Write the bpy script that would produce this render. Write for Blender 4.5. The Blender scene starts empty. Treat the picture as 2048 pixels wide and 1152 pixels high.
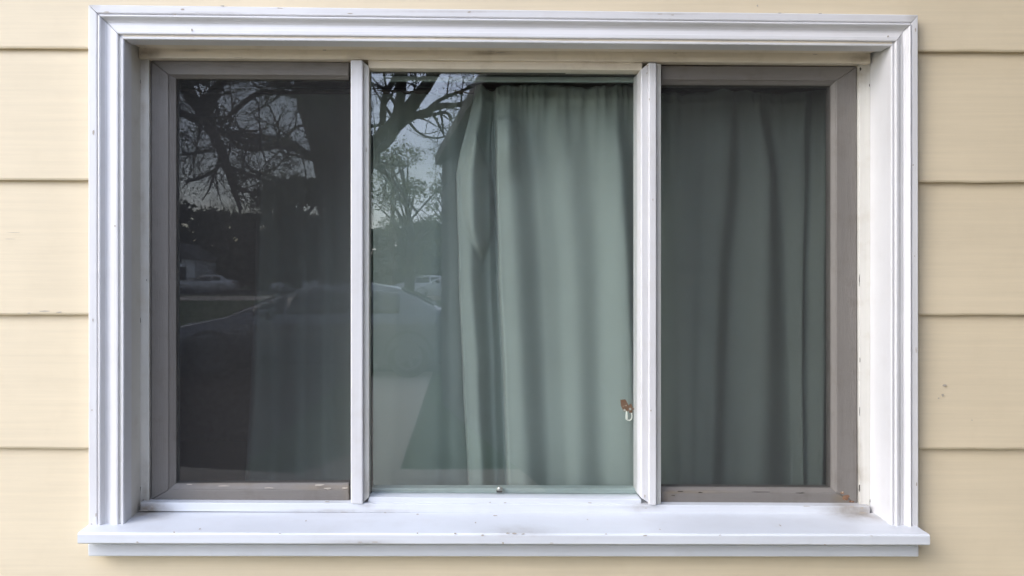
import bpy, bmesh, math, random
from mathutils import Vector, noise
random.seed(7)
S = bpy.context.scene
C = S.collection
# ------------------------------------------------------------------ camera
F = 1479.0; CX = 905.0; CY = 545.0; D = 1.36; EYE = 1.57
cd = bpy.data.cameras.new('camera'); cam = bpy.data.objects.new('camera', cd); C.objects.link(cam)
cam.location = (0, -D, EYE); cam.rotation_euler = (math.radians(90), 0, 0)
cd.sensor_width = 36.0; cd.lens = F / 2048 * 36.0
cd.shift_x = (1024 - CX) / 2048; cd.shift_y = (CY - 576) / 2048
cd.clip_start = 0.02; cd.clip_end = 2000
S.camera = cam
# ------------------------------------------------------------------ light
SUN_EL = math.radians(36); SUN_AZ = math.radians(-124)
w = bpy.data.worlds.new('World'); S.world = w; w.use_nodes = True
nt = w.node_tree; nt.nodes.clear()
def nn(nt, t, **k):
    n = nt.nodes.new(t)
    for a, b in k.items(): setattr(n, a, b)
    return n
sky = nn(nt, 'ShaderNodeTexSky', sky_type='NISHITA', sun_disc=False, sun_elevation=SUN_EL, sun_rotation=SUN_AZ,
         air_density=1.0, dust_density=1.6, ozone_density=1.0)
tc = nn(nt, 'ShaderNodeTexCoord'); mp = nn(nt, 'ShaderNodeMapping'); mp.inputs['Scale'].default_value = (1, 1, 3)
ns = nn(nt, 'ShaderNodeTexNoise'); ns.inputs['Scale'].default_value = 1.6; ns.inputs['Detail'].default_value = 7
rp = nn(nt, 'ShaderNodeValToRGB'); rp.color_ramp.elements[0].position = .36; rp.color_ramp.elements[1].position = .68
mx = nn(nt, 'ShaderNodeMix', data_type='RGBA')
hs = nn(nt, 'ShaderNodeHueSaturation'); hs.inputs['Saturation'].default_value = .85
bg = nn(nt, 'ShaderNodeBackground'); bg.inputs['Strength'].default_value = 0.15
wo = nn(nt, 'ShaderNodeOutputWorld')
L = nt.links.new
L(tc.outputs['Generated'], mp.inputs['Vector']); L(mp.outputs[0], ns.inputs['Vector']); L(ns.outputs['Fac'], rp.inputs['Fac'])
L(sky.outputs[0], hs.inputs['Color']); L(hs.outputs[0], mx.inputs[6]); mx.inputs[7].default_value = (12.8, 14.4, 19.2, 1)
mf = nn(nt, 'ShaderNodeMath', operation='MULTIPLY'); mf.inputs[1].default_value = .6
L(rp.outputs['Color'], mf.inputs[0]); L(mf.outputs[0], mx.inputs[0]); L(mx.outputs[2], bg.inputs['Color']); L(bg.outputs[0], wo.inputs['Surface'])
sd = bpy.data.lights.new('sun', 'SUN'); sd.energy = .32; sd.angle = math.radians(28); sd.color = (1, .96, .90)
so = bpy.data.objects.new('sun', sd); C.objects.link(so)
sv = Vector((math.cos(SUN_EL) * math.sin(SUN_AZ), math.cos(SUN_EL) * math.cos(SUN_AZ), math.sin(SUN_EL)))
so.rotation_euler = sv.to_track_quat('Z', 'Y').to_euler()
S.view_settings.view_transform = 'Standard'; S.view_settings.look = 'None'
S.view_settings.exposure = 1.42; S.view_settings.gamma = 1
S.render.engine = 'CYCLES'; S.cycles.max_bounces = 10; S.cycles.transparent_max_bounces = 24
S.cycles.diffuse_bounces = 5; S.cycles.glossy_bounces = 4

# ------------------------------------------------------------------ helpers
def W(px, py, Y):                 # a point of the window wall at depth Y
    k = (D + Y) / F
    return Vector(((px - CX) * k, Y, EYE - (py - CY) * k))
MIR = 2 * .092 + D
def R(px, py, d):                 # a point of the yard, d metres along the way the panes mirror it
    k = d / F
    return Vector(((px - CX) * k, MIR - d, EYE - (py - CY) * k))
def G(px, py, z=0.0):             # a ground point of the yard
    d = (EYE - z) * F / (py - CY)
    v = R(px, py, d); v.z = z
    return v
def empty(name, loc=(0, 0, 0), label=None, cat=None, group=None):
    o = bpy.data.objects.new(name, None); C.objects.link(o); o.location = loc
    o.empty_display_size = .1
    if label: o['label'] = label
    if cat: o['category'] = cat
    if group: o['group'] = group
    return o
def tag(o, label, cat, group=None):
    o['label'] = label; o['category'] = cat
    if group: o['group'] = group
    return o
class MB:
    def __init__(s): s.v = []; s.f = []; s.m = []; s.sm = []
    def face(s, idx, mi=0, smooth=False): s.f.append(idx); s.m.append(mi); s.sm.append(smooth)
    def hexa(s, a, b, mi=0):      # a: 4 front pts, b: 4 back pts
        n = len(s.v); s.v += [Vector(p) for p in a] + [Vector(p) for p in b]
        for q in ((0, 1, 2, 3), (7, 6, 5, 4), (0, 4, 5, 1), (1, 5, 6, 2), (2, 6, 7, 3), (3, 7, 4, 0)):
            s.face([n + i for i in q], mi)
    def prism(s, pts, off, mi=0):
        n = len(s.v); k = len(pts); off = Vector(off)
        s.v += [Vector(p) for p in pts] + [Vector(p) + off for p in pts]
        s.face([n + i for i in range(k)], mi); s.face([n + k + i for i in reversed(range(k))], mi)
        for i in range(k): j = (i + 1) % k; s.face([n + i, n + k + i, n + k + j, n + j], mi)
    def box(s, c, sz, mi=0):
        x, y, z = c; a, b, d = (t / 2 for t in sz)
        s.hexa([(x - a, y - b, z - d), (x + a, y - b, z - d), (x + a, y - b, z + d), (x - a, y - b, z + d)],
               [(x - a, y + b, z - d), (x + a, y + b, z - d), (x + a, y + b, z + d), (x - a, y + b, z + d)], mi)
    def slab(s, q, Y0, Y1, mi=0, ref=None):   # quad in pixels (TL,TR,BR,BL) at depth Y0, straight back to Y1
        a = [W(x, y, Y0 if ref is None else ref) for x, y in q]
        for p in a: p.y = Y0
        s.hexa(a, [Vector((p.x, Y1, p.z)) for p in a], mi)
    def tube(s, pts, rad, n=6, mi=0, caps=True):
        k = len(pts); base = len(s.v); up = None
        for i, p in enumerate(pts):
            t = (pts[min(i + 1, k - 1)] - pts[max(i - 1, 0)])
            if t.length < 1e-9: t = Vector((0, 0, 1))
            t.normalize()
            if up is None: up = t.orthogonal().normalized()
            up = (up - t * up.dot(t))
            up = up.normalized() if up.length > 1e-6 else t.orthogonal().normalized()
            b = t.cross(up)
            for j in range(n):
                a = 2 * math.pi * j / n
                s.v.append(p + (up * math.cos(a) + b * math.sin(a)) * rad[i])
        for i in range(k - 1):
            for j in range(n):
                j2 = (j + 1) % n
                s.face([base + i * n + j, base + i * n + j2, base + (i + 1) * n + j2, base + (i + 1) * n + j], mi, True)
        if caps:
            s.face([base + j for j in reversed(range(n))], mi); s.face([base + (k - 1) * n + j for j in range(n)], mi)
    def blob(s, px, py, Y, wd, ht, mi=1, n=9, seed=None, ref=None):   # paint chip: low irregular scab standing just off a face
        rr = random.Random(int(px * 31 + py * 17)); c = W(px, py, Y if ref is None else ref); c.y = Y
        k = (D + Y) / F; b = len(s.v); a0 = rr.random() * 6
        for layer in (0, 1):
            for i in range(n):
                a = a0 + 2 * math.pi * i / n; r = .55 + .6 * rr.random() if layer == 0 else 0
                if layer == 0: pts = None
                if layer == 0: s.v.append(c + Vector((math.cos(a) * wd * k * r / 2, -.0003, math.sin(a) * ht * k * r / 2)))
        s.face([b + i for i in range(n)][::-1], mi)
    def build(s, name, mats, parent=None, bevel=0, smooth=False, weld=False, seg=2):
        me = bpy.data.meshes.new(name)
        o = bpy.data.objects.new(name, me); C.objects.link(o)
        loc = Vector((0, 0, 0))
        if parent is not None:
            o.parent = parent
            p = parent
            while p is not None: loc += p.location; p = p.parent
        me.from_pydata([tuple(v - loc) for v in s.v], [], s.f); me.update()
        if not isinstance(mats, (list, tuple)): mats = [mats]
        for m in mats: me.materials.append(m)
        for i, p in enumerate(me.polygons):
            p.material_index = min(s.m[i], len(mats) - 1); p.use_smooth = smooth or s.sm[i]
        if weld:
            bm = bmesh.new(); bm.from_mesh(me); bmesh.ops.remove_doubles(bm, verts=bm.verts, dist=1e-5)
            bmesh.ops.recalc_face_normals(bm, faces=bm.faces); bm.to_mesh(me); bm.free()
        if bevel:
            b = o.modifiers.new('bevel', 'BEVEL'); b.width = bevel; b.segments = seg; b.limit_method = 'ANGLE'
            b.angle_limit = math.radians(40); b.harden_normals = False
        return o
# ------------------------------------------------------------------ materials
def mat(name):
    m = bpy.data.materials.new(name); m.use_nodes = True; t = m.node_tree; t.nodes.clear()
    o = nn(t, 'ShaderNodeOutputMaterial'); p = nn(t, 'ShaderNodeBsdfPrincipled'); t.links.new(p.outputs[0], o.inputs['Surface'])
    return m, t, p, o
def objco(t, scale):
    g = nn(t, 'ShaderNodeNewGeometry'); mp = nn(t, 'ShaderNodeMapping'); mp.inputs['Scale'].default_value = scale
    t.links.new(g.outputs['Position'], mp.inputs['Vector']); return mp
def noi(t, mp, sc, det=4, rough=.55):
    n = nn(t, 'ShaderNodeTexNoise'); n.inputs['Scale'].default_value = sc; n.inputs['Detail'].default_value = det
    n.inputs['Roughness'].default_value = rough; t.links.new(mp.outputs[0], n.inputs['Vector']); return n.outputs['Fac']
def ramp(t, fac, stops):
    r = nn(t, 'ShaderNodeValToRGB'); e = r.color_ramp.elements
    while len(e) < len(stops): e.new(.5)
    for i, (p, c) in enumerate(stops):
        e[i].position = p; e[i].color = (c, c, c, 1) if isinstance(c, (int, float)) else (*c, 1)
    t.links.new(fac, r.inputs['Fac']); return r.outputs['Color']
def mix(t, fac, a, b, typ='MIX'):
    m = nn(t, 'ShaderNodeMix', data_type='RGBA', blend_type=typ)
    for s, v in ((0, fac), (6, a), (7, b)):
        if isinstance(v, (int, float)): m.inputs[s].default_value = v if s == 0 else (v, v, v, 1)
        elif isinstance(v, tuple): m.inputs[s].default_value = (*v, 1)
        else: t.links.new(v, m.inputs[s])
    return m.outputs[2]
def math2(t, op, a, b):
    m = nn(t, 'ShaderNodeMath', operation=op)
    for i, v in enumerate((a, b)):
        if isinstance(v, (int, float)): m.inputs[i].default_value = v
        else: t.links.new(v, m.inputs[i])
    return m.outputs[0]
def bump(t, p, h, strength, dist=.001):
    b = nn(t, 'ShaderNodeBump'); b.inputs['Strength'].default_value = strength; b.inputs['Distance'].default_value = dist
    t.links.new(h, b.inputs['Height']); t.links.new(b.outputs[0], p.inputs['Normal'])
def paint(name, base, dirt=(.42, .36, .28), bare=(.38, .32, .25), axis='x', rough=.45, dirtamt=.35, chip=.76, bstr=.35, spec=.4, grime_shade=()):
    m, t, p, o = mat(name)
    st = {'x': (1, 1, 14), 'z': (14, 1, 1), 'n': (3, 3, 3)}[axis]
    g = objco(t, st); u = objco(t, (1, 1, 1))
    grain = noi(t, g, 38, 6, .65)
    big = noi(t, u, 3.5, 4); fine = noi(t, u, 220, 3); mid = noi(t, u, 26, 6, .6)
    sk = {'x': (.6, 1, 22), 'z': (22, 1, .6), 'n': (3, 3, 3)}[axis]
    streak = noi(t, objco(t, sk), 6, 5, .6)
    v = mix(t, 1.0, ramp(t, big, [(.3, .955), (.7, 1.03)]), ramp(t, streak, [(.3, .94), (.7, 1.02)]), 'MULTIPLY')
    col = mix(t, 1.0, base, v, 'MULTIPLY')
    dm = math2(t, 'MULTIPLY', ramp(t, mid, [(.52, 0.0), (.78, 1.0)]), dirtamt)
    col = mix(t, dm, col, dirt)
    cm = ramp(t, math2(t, 'ADD', math2(t, 'MULTIPLY', grain, .62), math2(t, 'MULTIPLY', mid, .38)), [(chip - .05, 0.0), (chip - .03, 1.0)])
    col = mix(t, cm, col, bare)
    for (sx, sy, sY, rx, rz, amt) in grime_shade:      # brown patch at a joint, grime with contact shadow painted in: centre (x, y, depth), reach along and across, strength
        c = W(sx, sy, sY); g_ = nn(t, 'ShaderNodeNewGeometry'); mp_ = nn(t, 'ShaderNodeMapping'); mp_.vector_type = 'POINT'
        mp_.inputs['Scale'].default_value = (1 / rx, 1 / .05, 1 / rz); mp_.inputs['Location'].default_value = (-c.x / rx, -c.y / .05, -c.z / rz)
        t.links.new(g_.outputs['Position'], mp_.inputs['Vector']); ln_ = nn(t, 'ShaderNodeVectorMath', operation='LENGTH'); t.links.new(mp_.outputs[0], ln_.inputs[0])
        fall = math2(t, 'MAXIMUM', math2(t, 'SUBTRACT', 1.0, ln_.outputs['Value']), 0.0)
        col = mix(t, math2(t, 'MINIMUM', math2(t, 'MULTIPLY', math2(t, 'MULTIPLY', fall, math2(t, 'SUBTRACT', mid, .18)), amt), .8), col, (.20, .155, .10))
    t.links.new(col, p.inputs['Base Color'])
    p.inputs['Roughness'].default_value = rough; p.inputs['Specular IOR Level'].default_value = spec
    h = math2(t, 'ADD', math2(t, 'MULTIPLY', grain, .8), math2(t, 'MULTIPLY', fine, .15))
    h = math2(t, 'SUBTRACT', h, math2(t, 'MULTIPLY', cm, .6))
    bump(t, p, h, bstr, .0012)
    return m
M = {}
M['siding'] = paint('cream_siding_paint', (.71, .605, .43), dirt=(.58, .48, .33), bare=(.45, .36, .24), axis='x', rough=.55, dirtamt=.16, chip=.765, bstr=.16, spec=.3)
M['casing_h'] = paint('white_casing_paint', grime_shade=[(182, 14, 0, .02, .012, 1.2), (1828, 36, 0, .02, .012, 1.2), (400, 26, 0, .10, .003, .9), (900, 24, 0, .2, .003, .7), (1340, 29, 0, .08, .003, .9)], base=(.70, .69, .69), axis='x', rough=.35, dirtamt=.10, chip=.76, bstr=.10)
M['casing_v'] = paint('white_casing_paint_upright', (.70, .69, .69), axis='z', rough=.35, dirtamt=.10, chip=.77, bstr=.10)
M['sill'] = paint('white_sill_paint', (.67, .69, .72), grime_shade=[(295, 1022, .055, .07, .02, 2.2), (1725, 1027, .055, .09, .02, 2.0), (1290, 1015, .06, .05, .012, 1.0), (735, 1008, .07, .02, .01, 1.6), (300, 1010, .06, .04, .015, 1.4), (1700, 1014, .06, .08, .012, 1.2), (690, 1022, .06, .16, .006, 1.1), (1040, 1067, -.04, .10, .008, .9), (720, 1085, -.04, .12, .006, .9), (250, 1058, .01, .05, .02, .8), (1790, 1060, .01, .05, .02, .6)], dirt=(.45, .42, .37), axis='x', rough=.38, dirtamt=.14, chip=.755, bstr=.16)
M['cream_h'] = paint('aged_cream_paint', grime_shade=[(290, 105, .06, .05, .012, 1.8), (1720, 115, .06, .05, .014, 1.6), (985, 106, .06, .06, .005, 1.5), (375, 100, .06, .06, .004, 1.5), (720, 118, .06, .03, .01, 1.2), (1290, 122, .06, .03, .01, 1.2)], base=(.76, .675, .54), dirt=(.42, .34, .24), axis='x', rough=.45, dirtamt=.35, chip=.735, bstr=.35)
M['cream_v'] = paint('aged_cream_paint_upright', grime_shade=[(288, 990, .07, .014, .09, 1.8), (284, 300, .07, .008, .3, 1.0), (286, 120, .07, .015, .04, 1.6), (1722, 140, .07, .02, .05, 1.4), (1718, 960, .07, .012, .12, 1.5), (1736, 130, .07, .01, .05, 1.4), (733, 980, .066, .01, .05, 1.3)], base=(.67, .65, .59), dirt=(.45, .38, .28), axis='z', rough=.45, dirtamt=.35, chip=.735, bstr=.35)
M['mull'] = paint('white_mullion_paint', (.68, .67, .67), dirt=(.5, .45, .38), axis='z', rough=.4, dirtamt=.25, chip=.75, bstr=.25)
M['grey_h'] = paint('grey_sash_paint', grime_shade=[(650, 975, .08, .09, .007, 1.6), (1690, 994, .08, .03, .014, 2.0), (1380, 984, .08, .12, .004, 1.5), (450, 970, .08, .1, .004, 1.2), (700, 985, .08, .02, .02, 1.2), (1330, 990, .08, .02, .02, 1.2)], base=(.19, .174, .156), dirt=(.13, .11, .09), bare=(.36, .32, .26), axis='x', rough=.5, dirtamt=.6, chip=.71, bstr=.9)
M['grey_v'] = paint('grey_sash_paint_upright', (.19, .174, .156), dirt=(.13, .11, .09), bare=(.36, .32, .26), axis='z', rough=.5, dirtamt=.5, chip=.71, bstr=.9)
M['bare'] = paint('bare_weathered_wood', (.44, .39, .33), axis='x', rough=.9, dirtamt=.5)
M['seam'] = paint('blackened_seam', (.03, .024, .018), axis='n', rough=.9)
M['rust'] = paint('rusty_steel', (.20, .10, .055), dirt=(.45, .32, .2), bare=(.5, .4, .3), axis='n', rough=.6, dirtamt=.9, chip=.62, bstr=1)
M['inner'] = paint('inner_sash_paint', (.36, .43, .41), dirt=(.25, .28, .26), axis='x', rough=.4, dirtamt=.4)
def simple(name, col, rough=.6, metal=0.0, var=.12, sc=20, spec=.5, bs=0.0):
    m, t, p, o = mat(name); u = objco(t, (1, 1, 1)); n = noi(t, u, sc, 5)
    t.links.new(mix(t, 1.0, col, ramp(t, n, [(.3, 1 - var), (.7, 1 + var)]), 'MULTIPLY'), p.inputs['Base Color'])
    p.inputs['Roughness'].default_value = rough; p.inputs['Metallic'].default_value = metal; p.inputs['Specular IOR Level'].default_value = spec
    if bs: bump(t, p, n, bs, .01)
    return m
M['steel'] = simple('dull_steel', (.62, .62, .58), .35, .9)
def glassm(name, tint, ior=1.74, wav=.012, extra=0.0):
    m, t, p, o = mat(name); t.nodes.remove(p)
    fr = nn(t, 'ShaderNodeFresnel')     # the ray is not bent on its way in, so both faces reflect like the outer one
    bk = nn(t, 'ShaderNodeNewGeometry'); t.links.new(math2(t, 'ADD', ior, math2(t, 'MULTIPLY', bk.outputs['Backfacing'], 1 / ior - ior)), fr.inputs['IOR'])
    tr = nn(t, 'ShaderNodeBsdfTransparent'); tr.inputs['Color'].default_value = (*tint, 1)
    gl = nn(t, 'ShaderNodeBsdfGlossy'); gl.inputs['Roughness'].default_value = 0.0
    u = objco(t, (1, 1, 1)); n = noi(t, u, 7, 1)
    b = nn(t, 'ShaderNodeBump'); b.inputs['Strength'].default_value = 1.0; b.inputs['Distance'].default_value = wav * .0015
    t.links.new(n, b.inputs['Height']); t.links.new(b.outputs[0], gl.inputs['Normal'])
    ms = nn(t, 'ShaderNodeMixShader'); t.links.new(fr.outputs[0], ms.inputs[0]); t.links.new(tr.outputs[0], ms.inputs[1]); t.links.new(gl.outputs[0], ms.inputs[2])
    # a thin film of dust
    df = nn(t, 'ShaderNodeBsdfDiffuse'); df.inputs['Color'].default_value = (.5, .5, .48, 1)
    n2 = noi(t, u, 9, 5); n3 = noi(t, u, 420, 1)
    fac = math2(t, 'ADD', math2(t, 'MULTIPLY', ramp(t, n2, [(.35, 0.0), (.8, 1.0)]), .006 + extra), math2(t, 'MULTIPLY', ramp(t, n3, [(.80, 0.0), (.84, 1.0)]), .25))
    m2 = nn(t, 'ShaderNodeMixShader'); t.links.new(fac, m2.inputs[0]); t.links.new(ms.outputs[0], m2.inputs[1]); t.links.new(df.outputs[0], m2.inputs[2])
    t.links.new(m2.outputs[0], o.inputs['Surface']); return m
M['glass'] = glassm('window_glass', (.985, .995, .985))
def screenm():
    m, t, p, o = mat('insect_screen_mesh'); t.nodes.remove(p)
    tr = nn(t, 'ShaderNodeBsdfTransparent'); df = nn(t, 'ShaderNodeBsdfDiffuse'); df.inputs['Color'].default_value = (.06, .059, .058, 1)
    u = objco(t, (1, 1, 1)); n = noi(t, u, 5, 3)
    fac = math2(t, 'ADD', .20, math2(t, 'ADD', math2(t, 'MULTIPLY', n, .05), math2(t, 'MULTIPLY', noi(t, u, 480, 2), .03)))
    ms = nn(t, 'ShaderNodeMixShader'); t.links.new(fac, ms.inputs[0]); t.links.new(tr.outputs[0], ms.inputs[1]); t.links.new(df.outputs[0], ms.inputs[2])
    t.links.new(ms.outputs[0], o.inputs['Surface']); return m
M['screen'] = screenm()
def clothm():
    m, t, p, o = mat('sage_green_curtain_cloth'); u = objco(t, (1, 1, 1))
    g = objco(t, (1, 1, .25)); n = noi(t, g, 900, 2); b = noi(t, u, 4, 3)
    t.links.new(mix(t, 1.0, (.265, .315, .29), ramp(t, b, [(.3, .94), (.7, 1.05)]), 'MULTIPLY'), p.inputs['Base Color'])
    p.inputs['Roughness'].default_value = .85; p.inputs['Specular IOR Level'].default_value = .15
    p.inputs['Sheen Weight'].default_value = .15
    bump(t, p, n, .3, .0005); return m
M['cloth'] = clothm()

# ------------------------------------------------------------------ the wall of clapboards
def lineY(v, x): return v[0] + (v[1] - v[0]) * x / 2048.0
rows = [(-431, -421), (-168, -158), (97, 104), (360, 365), (629, 630), (896, 898), (1163, 1166), (1430, 1433)]
house = empty('house', (0, .03, 0), 'cream yellow house wall of lapped clapboards around the window', 'house')
mb = MB()
XL, XR = -5200, 2800
SB, ST = .016, .027               # depth of the lower lip and of the upper edge of a board
def board(xa, xb, top, bot, notch=None):
    # one lapped board: its face leans out towards the lower lip; notch = (x0, x1, cut_top, cut_bot) where the window is let in
    xs = [xa + (xb - xa) * i / 132 for i in range(133)]
    if notch: xs = sorted([x for x in xs if abs(x - notch[0]) > 8 and abs(x - notch[1]) > 8] + [notch[0] - .01, notch[0] + .01, notch[1] - .01, notch[1] + .01])
    base = len(mb.v)
    for x in xs:
        jit = noise.noise(Vector((x * .013, bot[0] * .1, 0))) * 1.2 + noise.noise(Vector((x * .06, bot[0], 4))) * .5
        X = W(x, 0, .02).x; yt = lineY(top, x); yb = lineY(bot, x) + jit; ct = 0.0; cb = 1.0
        if notch and notch[0] < x < notch[1]:
            if notch[2] is not None: ct = (notch[2] - yt) / (yb - yt)
            if notch[3] is not None: cb = (notch[3] - yt) / (yb - yt)
        z0 = W(x, yt, .02).z + (.012 if ct == 0 else 0); z1 = W(x, yb, .02).z
        zt = z0 + (z1 - z0) * ct; zb = z0 + (z1 - z0) * cb
        wv = .0007 * noise.noise(Vector((X * 1.7, z1 * 9, 2)))
        Yt = ST + (SB - ST) * ct + wv; Yb = ST + (SB - ST) * cb + wv
        mb.v += [Vector((X, Yt, zt)), Vector((X, Yb + .0008, zb + .0035)), Vector((X, Yb + .0022, zb)), Vector((X, Yb + .013, zb + .0006)), Vector((X, Yt + .014, zt))]
    for i in range(len(xs) - 1):
        a = base + i * 5
        for j in range(4): mb.face([a + j, a + j + 1, a + 5 + j + 1, a + 5 + j])
        mb.face([a + 4, a, a + 5, a + 9])
    mb.face([base + j for j in range(5)][::-1]); e = base + (len(xs) - 1) * 5; mb.face([e + j for j in range(5)])
top0 = (-700, -690)
prev = top0
for r in rows:
    inwin = r[0] > 30 and prev[0] < 1060
    if inwin:
        if prev[0] < 0: board(XL, XR, prev, r, (200, 1814, None, 40))
        elif r[0] > 1100: board(XL, XR, prev, r, (200, 1814, 1078, None))
        else: board(XL, 196, prev, r); board(1818, XR, prev, r)
    else: board(XL, XR, prev, r)
    prev = r
# lower courses down to the ground
y = 1430
while W(0, y, .02).z > .22:
    board(XL, XR, (y, y + 3), (y + 267, y + 270)); y += 267
for (x, yy, a, b) in [(1888, 770, 9, 5), (1884, 790, 6, 8), (1876, 796, 4, 3), (1514, 12, 4, 5), (92, 622, 22, 3), (120, 624, 14, 2), (60, 626, 10, 2), (776, 1124, 9, 4), (1943, 840, 3, 3), (30, 465, 34, 1), (20, 478, 22, 1)]:
    mb.blob(x, yy, .0172 + (.004 if yy not in (622, 624, 626) else .002) - .0025, a, b, ref=.02)
siding = mb.build('clapboard_siding', [M['siding'], M['bare']], house, weld=False)
# roof with its overhang, room shell inside
M['wood_dark'] = simple('brown_stained_eave', (.12, .09, .07), .7, sc=6)
M['shingle'] = simple('grey_shingles', (.10, .095, .09), .9, sc=8, bs=.5)
mb = MB()
mb.prism([(-5.4, -.46, 2.86), (.60, -.46, 2.86), (.60, 6.5, 2.86), (-5.4, 6.5, 2.86)], (0, 0, .14))
mb.prism([(-5.4, -.46, 3.0), (.60, -.46, 3.0), (.60, 3.0, 4.3), (-5.4, 3.0, 4.3)], (0, .0, .05), 1)
mb.prism([(-5.4, 6.5, 3.0), (-5.4, 3.02, 4.3), (.60, 3.02, 4.3), (.60, 6.5, 3.0)], (0, .0, .05), 1)
mb.build('roof', [M['wood_dark'], M['shingle']], house)
M['plaster'] = simple('room_plaster', (.42, .40, .36), .9)
M['floor'] = simple('room_floor', (.25, .17, .11), .5)
mb = MB()
X0, X1, Y0, Y1, Z0, Z1 = -2.4, 2.0, .16, 4.2, .3, 2.74
mb.box(((X0 + X1) / 2, Y1 + .05, (Z0 + Z1) / 2), (X1 - X0, .1, Z1 - Z0)); mb.box((X0 - .05, (Y0 + Y1) / 2, (Z0 + Z1) / 2), (.1, Y1 - Y0 + .2, Z1 - Z0))
mb.box((X1 + .05, (Y0 + Y1) / 2, (Z0 + Z1) / 2), (.1, Y1 - Y0 + .2, Z1 - Z0)); mb.box(((X0 + X1) / 2, (Y0 + Y1) / 2, Z1 + .05), (X1 - X0 + .2, Y1 - Y0 + .2, .1))
# the inside face of the window wall, round the opening
a = W(283, 97, .079); b = W(1737, 1022, .079)
xa, xb, za, zb = a.x, b.x, b.z, a.z
Yi0, Yi1 = .09, .155
mb.box(((X0 + xa) / 2, (Yi0 + Yi1) / 2, (Z0 + Z1) / 2), (xa - X0, Yi1 - Yi0, Z1 - Z0)); mb.box(((X1 + xb) / 2, (Yi0 + Yi1) / 2, (Z0 + Z1) / 2), (X1 - xb, Yi1 - Yi0, Z1 - Z0))
mb.box(((xa + xb) / 2, (Yi0 + Yi1) / 2, (Z1 + zb + .01) / 2), (xb - xa, Yi1 - Yi0, Z1 - zb - .01)); mb.box(((xa + xb) / 2, (Yi0 + Yi1) / 2, (Z0 + za - .01) / 2), (xb - xa, Yi1 - Yi0, za - Z0 - .01))
mb.build('room_wall', M['plaster'], house)
mb = MB(); mb.box(((X0 + X1) / 2, (Y0 + Y1) / 2, Z0 - .05), (X1 - X0 + .2, Y1 - Y0 + .2, .1)); mb.build('room_floor', M['floor'], house)
M['found'] = simple('foundation_concrete', (.3, .29, .27), .9, sc=12, bs=.4)
mb = MB(); mb.box((-2.0, .55, .1), (6.6, 1.0, .26)); mb.build('foundation', M['found'], house)

# ------------------------------------------------------------------ the window
win = empty('window', W(1000, 1056, .0), 'wide three-part window with white moulded casing, white sill and two screened grey side sashes', 'window')
OUT = {'TL': (177, 10), 'TR': (1835, 30), 'BL': (178, 1054), 'BR': (1836, 1056)}
INN = {'TL': (247, 78), 'TR': (1784, 92), 'BL': (247, 1054), 'BR': (1784, 1056)}
prof = [(0, .034), (0, -.0005), (.012, -.0015), (.03, -.002), (.22, -.002), (.245, -.001), (.255, .0022), (.272, .0022), (.285, -.002), (.31, -.0045), (.345, -.005), (.375, -.0035), (.40, 0), (.44, .0035),
        (.50, .0055), (.56, .0052), (.62, .0035), (.68, .0015), (.72, .0), (.80, -.0008), (.835, -.0005), (.85, .001), (.858, .0045), (.905, .0045), (.915, .003), (.93, .0018), (.975, .0018), (.992, .0028), (1.0, .005), (1.0, .034)]
def sweep(c0, c1, flip=False, gap=(0, 0), n=24, wob=.0):
    m = MB(); k = len(prof)
    for i in range(n + 1):
        s = i / n
        for f, yy in prof:
            a = W(*OUT[c0], 0).lerp(W(*INN[c0], 0), f); b = W(*OUT[c1], 0).lerp(W(*INN[c1], 0), f)
            dr = (b - a).normalized(); a = a + dr * gap[0]; b = b - dr * gap[1]
            p = a.lerp(b, s); q = .0005 * noise.noise(Vector((p.x * 6, p.z * 6, f * 3)))
            p.y = yy + q; p.x += q * .8; p.z += q * .8
            m.v.append(p)
    for i in range(n):
        for j in range(k):
            j2 = (j + 1) % k; q = [i * k + j, i * k + j2, (i + 1) * k + j2, (i + 1) * k + j]
            m.face(q if flip else q[::-1], 0, False)
    m.face([j for j in range(k)]); m.face([n * k + j for j in range(k)][::-1])
    return m
m = sweep('TL', 'TR', gap=(.0005, .0005))
for c in [(212, 24, 12, 3), (365, 19, 10, 4), (384, 60, 5, 5), (350, 29, 8, 2), (445, 12, 9, 3), (700, 27, 14, 2), (938, 24, 10, 3), (1320, 28, 14, 2), (1345, 30, 7, 2), (1560, 26, 9, 2), (1776, 73, 5, 4), (1640, 27, 8, 2), (560, 16, 12, 2)]:
    m.blob(*c[:2], -.0022 if c[1] < 32 else -.001, *c[2:])
m.build('head_casing', [M['casing_h'], M['bare']], win, weld=True)
m = sweep('TL', 'BL', flip=True, gap=(.0008, 0))
for c in [(187, 265, 4, 12), (192, 1030, 3, 10), (183, 1048, 4, 3), (230, 452, 4, 4), (186, 640, 2, 7), (184, 820, 3, 3)]: m.blob(*c[:2], -.0022, *c[2:])
m.build('side_casing', [M['casing_v'], M['bare']], win, weld=True)
m = sweep('TR', 'BR', gap=(.0008, 0))
for c in [(1831, 60, 3, 8), (1832, 700, 2, 12), (1826, 330, 3, 3), (1833, 968, 3, 10), (1829, 512, 2, 4)]: m.blob(*c[:2], -.0022, *c[2:])
m.build('side_casing', [M['casing_v'], M['bare']], win, weld=True)
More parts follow.
